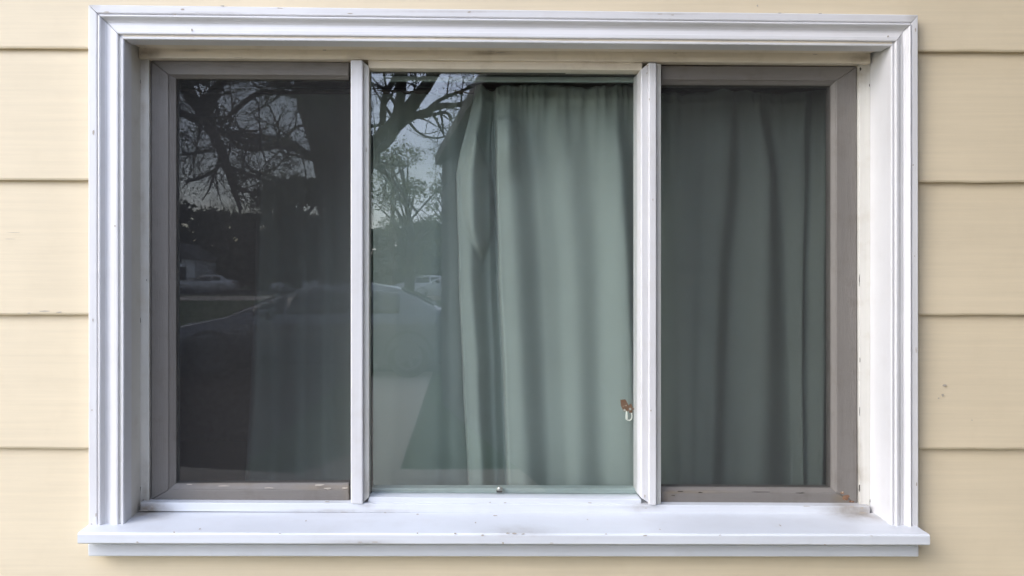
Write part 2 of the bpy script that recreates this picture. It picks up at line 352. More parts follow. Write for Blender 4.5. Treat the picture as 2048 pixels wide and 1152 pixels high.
# sill and apron
SF = -.040
zf = EYE - (1066 - CY) / F * (D + SF); zbk = zf + .0035
xl = (155 - CX) / F * (D + SF); xr = (1860 - CX) / F * (D + SF)
m = MB(); N = 60
th = 22 / F * (D + SF)
for i in range(N + 1):
    x = xl + (xr - xl) * i / N; q = .0006 * noise.noise(Vector((x * 9, 0, 0))); dz = -.0028 * i / N
    m.v += [Vector((x, .062, zbk + .001 + dz * .6)), Vector((x, SF + .003, zf + q + dz)), Vector((x, SF + q, zf - .003 + dz)), Vector((x, SF + q, zf - th + .002 + dz)), Vector((x, SF + .002, zf - th + dz)), Vector((x, .062, zf - th + dz))]
for i in range(N):
    for j in range(6):
        j2 = (j + 1) % 6; m.face([i * 6 + j, i * 6 + j2, (i + 1) * 6 + j2, (i + 1) * 6 + j], 0, False)
m.face([j for j in range(6)][::-1]); m.face([N * 6 + j for j in range(6)])
def sblob(px, py, wd, ht):       # a chip lying on the sill's top
    # solve for the depth at which the sill's top is seen at this pixel
    zs = (zf + zbk) / 2 - .0004; d = (EYE - zs) * F / (py - CY); c = Vector(((px - CX) / F * d, d - D, 0))
    t_ = (c.y - SF) / (.062 - SF); fx = (c.x - xl) / (xr - xl)
    b = len(m.v); rr = random.Random(px)
    for i in range(9):
        a = 2 * math.pi * i / 9; r = .5 + .6 * rr.random()
        xx = c.x + math.cos(a) * wd * .0009 * r / 2; yy = c.y + math.sin(a) * ht * .0009 * r * 2
        m.v.append(Vector((xx, yy, zf + (zbk - zf) * t_ - .0028 * fx * .8 + .0014)))
    m.face([b + i for i in range(9)], 1)
for c in [(991, 1033, 11, 2), (951, 1046, 4, 3), (940, 1025, 3, 4), (770, 1028, 8, 2), (835, 1031, 6, 2), (400, 1058, 5, 2), (1175, 1040, 3, 2), (1743, 1069, 8, 1), (1320, 1058, 4, 2), (1560, 1050, 4, 3), (612, 1043, 4, 2)]: sblob(*c)
for c in [(1029, 1067, 12, 4), (1015, 1066, 9, 4), (1046, 1068, 8, 3), (965, 1070, 7, 4), (911, 1067, 6, 3), (835, 1066, 5, 3), (275, 1084, 6, 3), (750, 1084, 14, 2), (720, 1084, 10, 2), (1006, 1086, 5, 4), (1290, 1071, 8, 3), (1440, 1070, 6, 2), (348, 1064, 5, 3), (1103, 1086, 9, 2), (560, 1067, 6, 2), (1650, 1089, 8, 2), (1212, 1068, 5, 2)]:
    m.blob(*c[:2], SF - .0006, *c[2:])
m.build('window_sill', [M['sill'], M['bare']], win)
m = MB()
m.slab([(175, 1088), (1838, 1091), (1838, 1114), (176, 1113)], -.012, .034)
m.build('apron', M['sill'], win, bevel=.0022)
# jambs (reveal boards)
JB = .079
def wall2(pxa, pya, Ya, pxb, pyb, Yb): return W(pxa, pya, Ya), W(pxb, pyb, Yb)
m = MB()
p = [W(247, 78, 0), W(247, 1058, 0)]
def reveal(front0, front1, back0, back1, off, parent_name, mt):
    m = MB(); a, b = W(*front0, .0035), W(*front1, .0035); c, d = W(*back1, JB), W(*back0, JB)
    # two skins, off is the thickness away from the opening
    m.hexa([a, b, c, d], [q + Vector(off) for q in (a, b, c, d)])
    return m
m = reveal((247.4, 76), (247.4, 1052), (283.5, 95), (283.5, 1024), (-.02, 0, 0), 0, 0); 
m.build('side_jamb', [M['cream_v'], M['bare']], win)
m = reveal((1783.4, 90), (1783.4, 1052), (1737, 107), (1737, 1028), (.02, 0, 0), 0, 0)
m.build('side_jamb', [M['casing_v'], M['bare']], win)
m = MB(); a, b, c, d = W(247, 78.3, .0035), W(1784, 92.3, .0035), W(1737, 107, .062), W(283, 97, .062)
m.hexa([a, b, c, d], [q + Vector((0, 0, .02)) for q in (a, b, c, d)])
m.build('head_jamb', [M['cream_h'], M['bare']], win)
# stops: the cream frame round the three lights
m = MB()
m.slab([(280, 97), (1737, 107.5), (1737, 129), (280, 118)], .062, .13, ref=.070)
for c in [(292, 99, 16, 3), (370, 99, 18, 2), (980, 105, 20, 2), (1000, 108, 30, 2), (1626, 111, 14, 1.5), (480, 118, 20, 1), (650, 103, 8, 2), (1348, 109, 8, 1.5), (284, 112, 5, 3)]:
    m.blob(*c[:2], .0618, *c[2:], ref=.07)
m.slab([(737, 121.5), (1284, 126), (1284, 141.5), (737, 137.5)], .068, .100, ref=.072)
m.build('head_stop', [M['cream_h'], M['bare']], win, bevel=.0015)
m = MB()
m.slab([(283, 117), (300.5, 118), (300.5, 1001), (283, 1021)], JB - .006, .13, ref=JB)
for c in [(284, 165, 1.5, 10), (283, 300, 1.5, 12), (283, 975, 3, 16), (289, 1000, 2, 8), (287, 1017, 7, 3), (296, 560, 1.5, 5), (284, 640, 1.5, 14)]: m.blob(*c[:2], JB - .0064, *c[2:], ref=JB)
m.build('side_stop', [M['cream_v'], M['seam']], win, bevel=.0012)
m = MB()
m.slab([(1714, 130), (1737, 129), (1737, 1026), (1716, 1010)], JB - .006, .13, ref=JB)
for c in [(1735, 172, 2, 8), (1717, 140, 5, 10), (1715, 975, 2, 20), (1736, 1000, 1.5, 8), (1716, 720, 1.5, 14), (1715, 560, 1.2, 30), (1715.5, 820, 1.2, 24)]: m.blob(*c[:2], JB - .0064, *c[2:], ref=JB)
m.build('side_stop', [M['cream_v'], M['seam']], win, bevel=.0012)
m = MB()
m.slab([(283, 1003), (1737, 1010), (1737, 1028), (283, 1021)], .060, .13, ref=.066)
m.slab([(738, 993), (1282, 997), (1282, 1008), (736, 1006)], .068, .10, ref=.072)
for c in [(307, 1011, 5, 4), (1720, 1014, 8, 6), (1722, 1024, 20, 3), (290, 1019, 18, 4), (655, 1004, 12, 2), (690, 1022, 18, 1), (980, 1005, 7, 2), (1010, 1006, 8, 2), (1610, 1010, 16, 2), (1700, 1011, 14, 3), (1290, 1014, 6, 2), (1180, 1006, 9, 2)]: m.blob(*c[:2], .0598 if c[1] > 1008 else .0676, *c[2:], ref=.066)
m.build('bottom_stop', [M['sill'], M['bare']], win, bevel=.0015)
# mullions
m = MB()
m.slab([(702, 121.5), (726.5, 121.5), (726.5, 1007), (702, 1006)], .056, .12, ref=.062)
m.build('mullion', [M['mull'], M['bare']], win, bevel=.0025)
m = MB()
m.slab([(727, 124), (738.5, 134), (738.5, 993), (727, 1005)], .066, .10, ref=.070)
m.blob(733, 300, .0656, 3, 10, ref=.07)
m.build('glazing_bead', [M['cream_v'], M['bare']], win, bevel=.0015)
m = MB()
m.slab([(1296, 126), (1311.5, 127), (1311.5, 1009), (1296, 1008)], .054, .12, ref=.060)
m.slab([(1281, 140), (1296.5, 127), (1296.5, 1004), (1281, 995)], .058, .12, ref=.062)
for c in [(1292, 133, 6, 3), (1292, 148, 3, 4), (1300, 820, 3, 5), (1288, 990, 4, 6), (1304, 400, 2, 5), (1297, 200, 2, 5)]: m.blob(*c[:2], .0537, *c[2:], ref=.06)
m.build('mullion', [M['mull'], M['bare']], win, bevel=.0022)
m = MB()
m.slab([(1312, 128), (1321, 129), (1321, 1008), (1312, 1008)], .066, .11, ref=.070)
m.build('glazing_bead', [M['cream_v'], M['bare']], win, bevel=.0012)
# grey screened sashes
def sash(outer, inner, sides, label):
    (x0, y0a), (x1, y0b), (x1b, y1b), (x0b, y1a) = outer
    i0, i1, i2, i3 = inner
    s = MB(); Yf, Yb = .078, .112
    o = outer; i = inner
    pad = 3
    if 'L' in sides: s.slab([o[0], i[0], i[3], o[3]], Yf, Yb, 1, ref=.08)
    if 'R' in sides: s.slab([i[1], o[1], o[2], i[2]], Yf, Yb, 1, ref=.08)
    s.slab([o[0], o[1], i[1], i[0]], Yf + .0002, Yb, 0, ref=.08)
    s.slab([i[3], i[2], o[2], o[3]], Yf + .0002, Yb, 0, ref=.08)
    sas = s.build('sash', [M['grey_h'], M['grey_v'], M['bare'], M['seam'], M['rust']], win, bevel=.002)
    sas['label'] = label
    return sas
def moulding(inner, t, sides, par):
    # stepped moulding inside the sash: inner quad and a width to each side
    i = inner; a = (i[0][0] + (t[0] if 'L' in sides else 0), i[0][1] + t[1]); b = (i[1][0] - (t[0] if 'R' in sides else 0), i[1][1] + t[1])
    c = (i[2][0] - (t[0] if 'R' in sides else 0), i[2][1] - t[2]); d = (i[3][0] + (t[0] if 'L' in sides else 0), i[3][1] - t[2])
    s = MB()
    def ch(p, q, r, u, mi):  # chamfered strip p-q (outer) to u-r (inner), going back
        A, B = W(*p, .081), W(*q, .081); Cc, Dd = W(*r, .086), W(*u, .086)
        A2, B2, C2, D2 = (Vector((v.x, .10, v.z)) for v in (A, B, Cc, Dd))
        s.hexa([A, B, Cc, Dd], [A2, B2, C2, D2], mi)
    if 'L' in sides: ch(i[0], a, d, i[3], 1) if False else s.hexa([W(*i[0], .0805), W(*a, .087), W(*d, .087), W(*i[3], .0805)], [Vector((W(*v, .084).x, .105, W(*v, .084).z)) for v in (i[0], a, d, i[3])], 1)
    if 'R' in sides: s.hexa([W(*b, .087), W(*i[1], .0805), W(*i[2], .0805), W(*c, .087)], [Vector((W(*v, .084).x, .105, W(*v, .084).z)) for v in (b, i[1], i[2], c)], 1)
    s.hexa([W(*i[0], .0806), W(*i[1], .0806), W(*b, .087), W(*a, .087)], [Vector((W(*v, .084).x, .1052, W(*v, .084).z)) for v in (i[0], i[1], b, a)], 0)
    s.hexa([W(*d, .087), W(*c, .087), W(*i[2], .0806), W(*i[3], .0806)], [Vector((W(*v, .084).x, .1052, W(*v, .084).z)) for v in (d, c, i[2], i[3])], 0)
    s.build('moulding', [M['grey_h'], M['grey_v']], par)
    return a, b, c, d
def pane(q, Y, par, name, mt, thick, ext=4):
    s = MB(); (a, b, c, d) = q
    s.slab([(a[0] - ext, a[1] - ext), (b[0] + ext, b[1] - ext), (c[0] + ext, c[1] + ext), (d[0] - ext, d[1] + ext)], Y, Y + thick, 0)
    return s.build(name, mt, par)
oL = [(303, 121), (699, 124), (699, 1001), (303, 999.5)]; iL = [(338, 150), (697, 152), (697, 978), (338, 979)]
sl = sash(oL, iL, 'L', 'grey painted sash with dark insect screen, left of the clear pane')
qL = moulding(iL, (14, 7, 12), 'L', sl)
pane([(353, 156), (701, 158), (701, 967), (353, 967)], .0905, sl, 'insect_screen', M['screen'], .0004)
pane([(353, 156), (701, 158), (701, 967), (353, 967)], .0955, sl, 'glass_pane', M['glass'], .003)
oR = [(1321.5, 132), (1713, 133), (1714, 1008), (1321.5, 1006)]; iR = [(1323, 160), (1671, 162), (1672, 985), (1323, 983)]
sr = sash(oR, iR, 'R', 'grey painted sash with dark insect screen, right of the clear pane')
qR = moulding(iR, (9, 9, 9), 'R', sr)
pane([(1322, 168), (1666, 170), (1667, 975), (1322, 974)], .0905, sr, 'insect_screen', M['screen'], .0004)
pane([(1322, 168), (1666, 170), (1667, 975), (1322, 974)], .0955, sr, 'glass_pane', M['glass'], .003)
# scabs of bare wood and rust on the lower rails
m = MB()
for c in [(640, 969, 26, 4), (655, 976, 14, 4), (690, 975, 12, 4), (450, 971, 30, 2), (540, 975, 22, 2), (380, 968, 16, 2)]: m.blob(*c[:2], .0776, *c[2:], ref=.08)
m.build('paint_chip', [M['bare'], M['bare']], sl)
m = MB()
for c in [(1690, 994, 18, 12), (1683, 985, 10, 6), (1702, 1002, 12, 5)]: m.blob(*c[:2], .0776, *c[2:], ref=.08)
m.build('rust_patch', [M['rust'], M['rust']], sr)
m = MB()
for c in [(1360, 982, 18, 2), (1400, 984, 12, 2), (1520, 983, 40, 1.5), (1600, 985, 20, 2), (1345, 990, 10, 2)]: m.blob(*c[:2], .0776, *c[2:], ref=.08)
m.build('paint_chip', [M['bare'], M['seam']], sr)
# dark seams round the sashes: the old gap packed with dirt
m = MB()
m.slab([(299, 117), (303.5, 118), (303.5, 1002), (299, 1002)], .0835, .12, ref=.08)
m.slab([(300, 117), (702, 120), (702, 124.5), (300, 121)], .0836, .121, ref=.08)
m.slab([(300, 998.5), (702, 1000.5), (702, 1004), (300, 1002)], .0837, .119, ref=.08)
m.slab([(1712.5, 129), (1717, 130), (1717, 1010), (1712.5, 1010)], .0835, .12, ref=.08)
m.slab([(1320, 128), (1716, 129), (1716, 133.5), (1320, 132)], .0836, .121, ref=.08)
m.slab([(1318, 1005), (1716, 1007), (1716, 1011), (1318, 1009)], .0837, .119, ref=.08)
m.build('dirt_seam', M['seam'], win)
# centre light: clear glass, with its inner rail and bolt
cl = pane([(740, 140), (1280, 143), (1280, 992), (740, 991)], .0865, win, 'glass_pane', M['glass'], .004, ext=2)
cl['label'] = 'clear unscreened centre pane mirroring a tree and the sky'
m = MB()
m.slab([(738, 976), (1281, 977), (1281, 987.5), (738, 986.5)], .104, .128, ref=.105)
m.slab([(738, 988), (1281, 989), (1281, 998), (738, 998)], .0975, .128, ref=.10)
m.slab([(741, 152), (1272, 154), (1272, 164), (741, 162)], .118, .130, 0, ref=.12)
m.slab([(1273.5, 145), (1281, 145), (1281, 987), (1273.5, 987)], .096, .128, ref=.10)
m.build('inner_rail', M['inner'], win, bevel=.002)
m = MB()
m.slab([(738, 139), (1281, 142), (1281, 149), (738, 146)], .0925, .13, ref=.10)
m.slab([(738, 140), (743.5, 140), (743.5, 990), (738, 990)], .0925, .129, ref=.10)
m.build('glazing_seal', simple('black_glazing_putty', (.035, .04, .035), .8), win)
# screw bolt
def lathe(m, c, ax, prof, n=16, mi=0):
    ax = Vector(ax).normalized(); u = ax.orthogonal().normalized(); v = ax.cross(u); b = len(m.v)
    for h, r in prof:
        for j in range(n):
            a = 2 * math.pi * j / n; m.v.append(Vector(c) + ax * h + (u * math.cos(a) + v * math.sin(a)) * r)
    for i in range(len(prof) - 1):
        for j in range(n):
            j2 = (j + 1) % n; m.face([b + i * n + j, b + i * n + j2, b + (i + 1) * n + j2, b + (i + 1) * n + j], mi, True)
    m.face([b + j for j in range(n)][::-1], mi); m.face([b + (len(prof) - 1) * n + j for j in range(n)], mi)
m = MB(); c = W(999, 977, .101)
lathe(m, c, (0, -1, 0), [(-.004, .0045), (.002, .0062), (.005, .0058), (.0075, .004), (.008, .001)])
m.slab([(993, 980), (1004, 980), (1004, 983), (993, 983)], .0925, .10, 1, ref=.10)
m.build('bolt', [M['steel'], M['seam']], win)
# rusty catch with its wire ring, hanging inside the clear pane
M['wire'] = simple('pale_wire', (.80, .82, .74), .4, .1)
m = MB()
pl = [(1241, 800), (1251, 799), (1256, 808), (1259, 819), (1254, 825), (1247, 822), (1242, 812)]
a = [W(x, y, .115) for x, y in pl]; m.prism(a[::-1], (0, .002, 0))
pl = [(1257, 812), (1262, 808), (1265, 813), (1265, 825), (1259, 826)]
a = [W(x, y, .112) for x, y in pl]; m.prism(a[::-1], (0, .004, 0))
lathe(m, W(1249, 820, .114), (0, -1, 0), [(0, .0022), (.003, .0018), (.004, .0006)], 10, 1)
lathe(m, W(1260, 818, .110), (0, -1, 0), [(0, .0025), (.003, .002), (.004, .0006)], 10, 1)
tie = W(1265, 818, .112); m.tube([tie, Vector((tie.x + .007, .115, tie.z)), Vector((tie.x + .013, .118, tie.z))], [.0015] * 3, 6)
cat = m.build('catch', [M['rust'], M['steel']], win)
m = MB()
ring = [W(x, y, .112) for x, y in [(1253, 822), (1252, 832), (1252, 838), (1255, 840), (1259, 841), (1263, 838), (1264, 832), (1263, 826)]]
m.tube(ring, [.0013] * len(ring), 6); ring = [W(x, y, .111) for x, y in [(1253, 824), (1254, 832), (1254, 838)]]; m.tube(ring, [.0015] * 3, 6)
m.build('ring', M['wire'], cat)
m = MB()
pp = [W(x, y, .125) for x, y in [(1661, 918), (1662, 925), (1660, 930), (1657, 934), (1655, 939)]]
m.tube(pp, [.0012, .0022, .002, .0014, .0012], 6); pp = [W(x, y, .125) for x, y in [(1660, 929), (1664, 931), (1667, 930)]]; m.tube(pp, [.0018, .0015, .001], 6)
m.build('hook', M['wire'], sr)
# ------------------------------------------------------------------ curtains
RY = [172, 350, 550, 750, 975]
def lag(vals, y):                 # smooth interpolation of a column through the rows
    if y <= RY[0]: return vals[0]
    for i in range(4):
        if y <= RY[i + 1]:
            t = (y - RY[i]) / (RY[i + 1] - RY[i]); t = t * t * (3 - 2 * t) * .5 + t * .5
            return vals[i] + (vals[i + 1] - vals[i]) * t
    return vals[4]
def curtain(cols, Yc, ytop, ybot, nx, ny, amp, gather, tops, extra=None, seed=0):
    s = MB(); rr = random.Random(seed)
    for j in range(ny + 1):
        y = ytop + (ybot - ytop) * (j / ny)
        ks = [(lag(c[0], y), (c[1][0] + (c[1][1] - c[1][0]) * min(1, max(0, (y - 180) / 790.))) if isinstance(c[1], tuple) else c[1]) for c in cols]
        # parametric: same number of columns between keys so edges stay crisp
        for a in range(len(ks) - 1):
            n = cols[a][2]
            for i in range(n + (1 if a == len(ks) - 2 else 0)):
                t = i / n; e = t * t * (3 - 2 * t)
                x = ks[a][0] + (ks[a + 1][0] - ks[a][0]) * t; o = ks[a][1] + (ks[a + 1][1] - ks[a][1]) * e
                fade = min(1, max(0, (y - ytop) / 130.)); fade = fade * fade * (3 - 2 * fade); fade = .35 + .65 * fade
                g = math.exp(-max(0, (y - ytop - 12)) / 55.)
                q = gather * g * (math.sin(x * .19 + 2.2 * math.sin(x * .037)) * .5 * (1 + .8 * math.sin(x * .047 + 1)) - (.45 if abs(y - ytop - 26) < 5 else 0) + noise.noise(Vector((x * .06, y * .008, seed))) * 1.2) + .0022 * math.exp(-max(0, (y - ytop - 18)) / 26.) * (math.sin(x * .47 + 3 * math.sin(x * .03)) + noise.noise(Vector((x * .2, y * .01, 7))))
                q += .0035 * noise.noise(Vector((x * .012 + 5, y * .0035, seed + 9)))
                yy = Yc + o * amp * fade + q
                if extra: yy += extra(x, y)
                ytp = y + (tops(x) * max(0, 1 - (y - ytop) / 60.))
                s.v.append(W(x, ytp, yy if seed == 8 else Yc)); s.v[-1].y = yy
    row = sum(c[2] for c in cols[:-1]) + 1
    for j in range(ny):
        for i in range(row - 1):
            s.face([j * row + i, j * row + i + 1, (j + 1) * row + i + 1, (j + 1) * row + i], 0, True)
    return s
def swag(x, y):
    # the cloth sags in a soft pouch between the first two folds, and a tuck beneath the heading
    r = 0
    cx = 957 + (y - 400) * .06; wdt = 34 * max(0.05, 1 - ((y - 400) / 125.) ** 2) if 275 < y < 525 else 0
    if wdt > 2 and abs(x - cx) < wdt:
        u = (x - cx) / wdt; r -= .020 * (1 - u * u) * min(1, (525 - y) / 30.)
    if 985 < x < 1035 and 240 < y < 420:
        u = (x - 1008) / 24.; v = (y - 345) / 14.
        r += -.022 * math.exp(-u * u) * (1 / (1 + math.exp(v))) * min(1, (y - 200) / 90.)
    return r
def topsR(x): return 3.2 * math.sin(x * .033 + .6) + 1.6 * math.sin(x * .13) + (6 * math.exp(-((x - 985) / 14.) ** 2)) + (0 if x < 1290 else 12)
colsR = [([950, 912, 917, 925, 936], .010, 3), ([952, 914, 919, 928, 939], -.026, 6), ([966, 938, 940, 952, 962], -.034, 10), ([984, 975, 978, 985, 992], .006, 8), ([989, 990, 996, 1006, 1013], .022, 3), ([992, 993, 999, 1009, 1016], -.026, 6),
         ([1010, 1018, 1028, 1038, 1046], -.034, 10), ([1040, 1072, 1084, 1092, 1102], -.004, 14), ([1066, 1100, 1116, 1122, 1130], -.002, 10), ([1096, 1136, 1150, 1156, 1160], -.009, 14), ([1160, 1184, 1196, 1200, 1206], .002, 12),
         ([1212, 1236, 1248, 1256, 1262], -.016, 14), ([1262, 1276, 1284, 1294, 1300], .012, 10), ([1310, 1340, 1350, 1355, 1360], .006, 10), ([1400, 1400, 1395, 1390, 1385], -.002, 10), ([1462, 1446, 1432, 1424, 1418], -.012, 10), ([1486, 1484, 1470, 1460, 1456], .014, 12),
         ([1506, 1530, 1526, 1524, 1520], -.016, 12), ([1536, 1562, 1574, 1582, 1588], .012, 12), ([1600, 1605, 1602, 1600, 1604], -.006, 10), ([1626, 1622, 1614, 1612, 1612], .008, 10), ([1642, 1642, 1640, 1640, 1636], -.016, 8), ([1656, 1655, 1655, 1655, 1650], -.004, 6), ([1658, 1658, 1658, 1658, 1653], .02, 2)]
m = curtain(colsR, .20, 172, 1075, 0, 150, 1.05, .008, topsR, swag, 3)
oc = m.build('curtain', M['cloth']); md = oc.modifiers.new('thick', 'SOLIDIFY'); md.thickness = .0012; md.offset = 1
tag(oc, 'sage green curtain gathered in deep folds across the centre and right of the window', 'curtain', 'sage green curtains')
colsL = [([520, 515, 510, 502, 490], (.55, .20), 3), ([530, 522, 517, 510, 498], (.5, .16), 10), ([560, 555, 552, 550, 545], (.5, .20), 8), ([600, 605, 608, 605, 600], (.45, .13), 10), ([650, 655, 655, 650, 650], (.38, .08), 10), ([730, 735, 735, 730, 725], .02, 10), ([800, 800, 800, 800, 790], -.004, 10),
         ([860, 868, 868, 870, 868], -.012, 8), ([900, 900, 903, 905, 908], .000, 8), ([950, 950, 955, 960, 960], .012, 3)]
m = curtain(colsL, .240, 178, 1085, 0, 90, 1.0, .006, lambda x: 6 * math.sin(x * .05), None, 8)
oc = m.build('curtain', M['cloth']); md = oc.modifiers.new('thick', 'SOLIDIFY'); md.thickness = .0012; md.offset = 1
tag(oc, 'nearly flat sage green curtain hanging behind the mirrored tree, left of the dark fold gap', 'curtain', 'sage green curtains')
m = MB(); a = W(300, 182, .24); b = W(1725, 188, .24); b.z = a.z
m.tube([a, b], [.007, .007], 12); lathe(m, a, (-1, 0, 0), [(0, .007), (.004, .014), (.016, .014), (.022, .004)]); lathe(m, b, (1, 0, 0), [(0, .007), (.004, .014), (.016, .014), (.022, .004)])
tag(m.build('curtain_rod', simple('dark_rod', (.08, .07, .06), .4, .6)), 'dark rod threaded through the curtain heading behind the glass', 'curtain rod')
#YARD#
# ------------------------------------------------------------------ the yard the panes mirror
def struct(o): o['kind'] = 'structure'; return o
def groundm(name, c1, c2, sc, rough=.95, bs=.6):
    m, t, p, o = mat(name); u = objco(t, (1, 1, 1)); n = noi(t, u, sc, 6); n2 = noi(t, u, .35, 4)
    f = math2(t, 'ADD', math2(t, 'MULTIPLY', n, .6), math2(t, 'MULTIPLY', n2, .4))
    t.links.new(mix(t, ramp(t, f, [(.38, 0.0), (.62, 1.0)]), c1, c2), p.inputs['Base Color'])
    p.inputs['Roughness'].default_value = rough; p.inputs['Specular IOR Level'].default_value = .2; bump(t, p, n, bs, .03); return m
M['grass'] = groundm('lawn_grass', (.035, .06, .018), (.075, .105, .035), 9)
M['asphalt'] = groundm('driveway_asphalt', (.035, .035, .036), (.055, .054, .052), 30)
M['conc'] = groundm('path_concrete', (.36, .31, .25), (.45, .39, .315), 14, .85, .2)
M['mulch'] = groundm('bed_mulch', (.03, .02, .014), (.06, .042, .03), 40)
def sheet(name, pts, z, mt):
    m = MB(); m.v = [Vector((x, y, z)) for x, y in pts]; m.face(list(range(len(pts))))
    o = m.build(name, mt)
    if o.data.polygons[0].normal.z < 0: o.data.flip_normals()
    return struct(o)
sheet('ground', [(-600, -900), (600, -900), (600, 300), (-600, 300)], 0, M['grass'])
def g2(px, py): v = G(px, py); return (v.x, v.y)
P = [g2(722, 744), g2(866, 744), g2(800, 940)]
sheet('path', [P[0], P[1], P[2], (P[2][0] + 1.2, P[2][1]), (P[2][0] + 1.2, -.9), (-5.4, -.9), g2(355, 936)[0:2], g2(600, 950), g2(706, 908)], .008, M['conc'])
sheet('driveway', [(-26, P[0][1] - .02), (12, P[0][1] - .02), (12, P[0][1] - 3.3), (-26, P[0][1] - 3.3)], .004, M['asphalt'])
sheet('mulch_bed', [(-4.2, P[0][1] + .05), (P[0][0] - .12, P[0][1] + .05), (P[0][0] - .25, -3.9), (-4.2, -4.1)], .004, M['mulch'])
sheet('street', [(-300, -40), (300, -40), (300, -48), (-300, -48)], .004, M['conc'])
sheet('parking_lot', [(-60, -50), (40, -50), (40, -66), (-60, -66)], .004, M['asphalt'])
# neighbouring wing with the deep porch eave whose edge cuts the reflection
M['brown'] = simple('brown_wing_siding', (.034, .028, .023), .8, sc=5)
wing = empty('garage_wing', (2, -4, 0), 'dark brown garage wing with a low overhanging eave, mirrored dark over the curtain', 'garage')
def ro(px, py, d, z=None):
    v = R(px, py, d)
    if z is not None: v.z = z
    return v
h = 1.30; dA = h * F / (CY - 150); dB = h * F / (CY - 330)
A = R(975, 150, dA); B = R(870, 330, dB); dr = (A - B).normalized(); A2 = A + dr * ((-.48 - A.y) / dr.y)
m = MB(); m.prism([(B.x, B.y, B.z), (A2.x, A2.y, B.z), (8, -.48, B.z), (8, B.y, B.z)][::-1], (0, 0, .05)); 
m.prism([(B.x, B.y, B.z + .055), (A2.x, A2.y, B.z + .055), (4.2, -.48, B.z + 1.5), (4.2, B.y, B.z + 1.5)][::-1], (0, 0, .06), 1)
m.build('roof', [M['brown'], M['shingle']], wing)
m = MB()
wp = [(-.12, -7.25), (1.5, -.05), (7.6, -.05), (7.6, -7.25)]
z = .0
m.prism([(x, y, 0) for x, y in wp][::-1], (0, 0, B.z - .003))
dv = Vector((wp[1][0] - wp[0][0], wp[1][1] - wp[0][1], 0)); ln = dv.length; dv.normalize(); nv = Vector((dv.y, -dv.x, 0)); nv = -nv if nv.x > 0 else nv
k = 0
while .2 + k * .2 < B.z - .1:
    zz = .2 + k * .2; p0 = Vector((wp[0][0], wp[0][1], zz)); p1 = p0 + dv * ln
    m.hexa([p0 + nv * .004, p1 + nv * .004, p1 + nv * .004 + Vector((0, 0, .19)), p0 + nv * .004 + Vector((0, 0, .19))],
           [p0 + nv * .02 - Vector((0, 0, .003)), p1 + nv * .02 - Vector((0, 0, .003)), p1 + nv * .006 + Vector((0, 0, .19)), p0 + nv * .006 + Vector((0, 0, .19))]); k += 1
m.build('wall', M['brown'], wing)
# ---- trees
M['bark'] = simple('rough_bark', (.04, .034, .028), .95, sc=30, var=.4, bs=1)
def leafm(name, c1, c2):
    m, t, p, o = mat(name); g = nn(t, 'ShaderNodeNewGeometry')
    t.links.new(mix(t, g.outputs['Random Per Island'], c1, c2), p.inputs['Base Color']); p.inputs['Roughness'].default_value = .6
    p.inputs['Specular IOR Level'].default_value = .2
    tl = nn(t, 'ShaderNodeBsdfTranslucent'); t.links.new(p.inputs['Base Color'].links[0].from_socket, tl.inputs['Color'])
    ms = nn(t, 'ShaderNodeMixShader'); ms.inputs[0].default_value = .35; t.links.new(p.outputs[0], ms.inputs[1]); t.links.new(tl.outputs[0], ms.inputs[2])
    t.links.new(ms.outputs[0], o.inputs['Surface']); return m
M['leaf_spring'] = leafm('spring_leaves', (.10, .13, .035), (.17, .20, .06))
M['leaf_mid'] = leafm('mid_green_leaves', (.05, .075, .025), (.10, .13, .045))
M['leaf_dark'] = leafm('evergreen_leaves', (.018, .032, .014), (.04, .06, .025))
def rv(rr): 
    while 1:
        v = Vector((rr.uniform(-1, 1), rr.uniform(-1, 1), rr.uniform(-1, 1)))
        if .05 < v.length < 1: return v.normalized()
def leaf(m, p, s, rr):
    a = rv(rr); b = a.orthogonal().normalized(); n = len(m.v)
    m.v += [p - a * s, p + b * s * .5, p + a * s, p - b * s * .5]; m.face([n, n + 1, n + 2, n + 3])
def grow(mb, lf, p, d, ln, r, lev, rr, leafn, leafs, droop=.0, seg=4):
    pts = [p]; rad = [r]; q = p; dd = d.copy()
    for i in range(seg):
        dd = (dd + rv(rr) * .28 + Vector((0, 0, .05 - droop))).normalized(); q = q + dd * ln / seg; pts.append(q); rad.append(max(.0025, r * (1 - .8 * (i + 1) / seg)))
    mb.tube(pts, rad, 5 if lev > 1 else 3, caps=False)
    if lev > 0:
        n = rr.randint(3, 5) if lev > 1 else rr.randint(4, 6)
        for i in range(n):
            t = rr.uniform(.25, 1); k = min(seg - 1, int(t * seg)); b = pts[k].lerp(pts[k + 1], t * seg - k)
            side = rv(rr); nd = ((pts[k + 1] - pts[k]).normalized() * .7 + side * .9).normalized()
            grow(mb, lf, b, nd, ln * rr.uniform(.42, .68), rad[k] * .55, lev - 1, rr, leafn, leafs, droop, 3)
    if lev <= 1 and leafn:
        for i in range(leafn):
            b = pts[rr.randint(1, seg)] + rv(rr) * rr.uniform(0, .1 + .25 * ln * .3); leaf(lf, b, leafs * rr.uniform(.6, 1.3), rr)
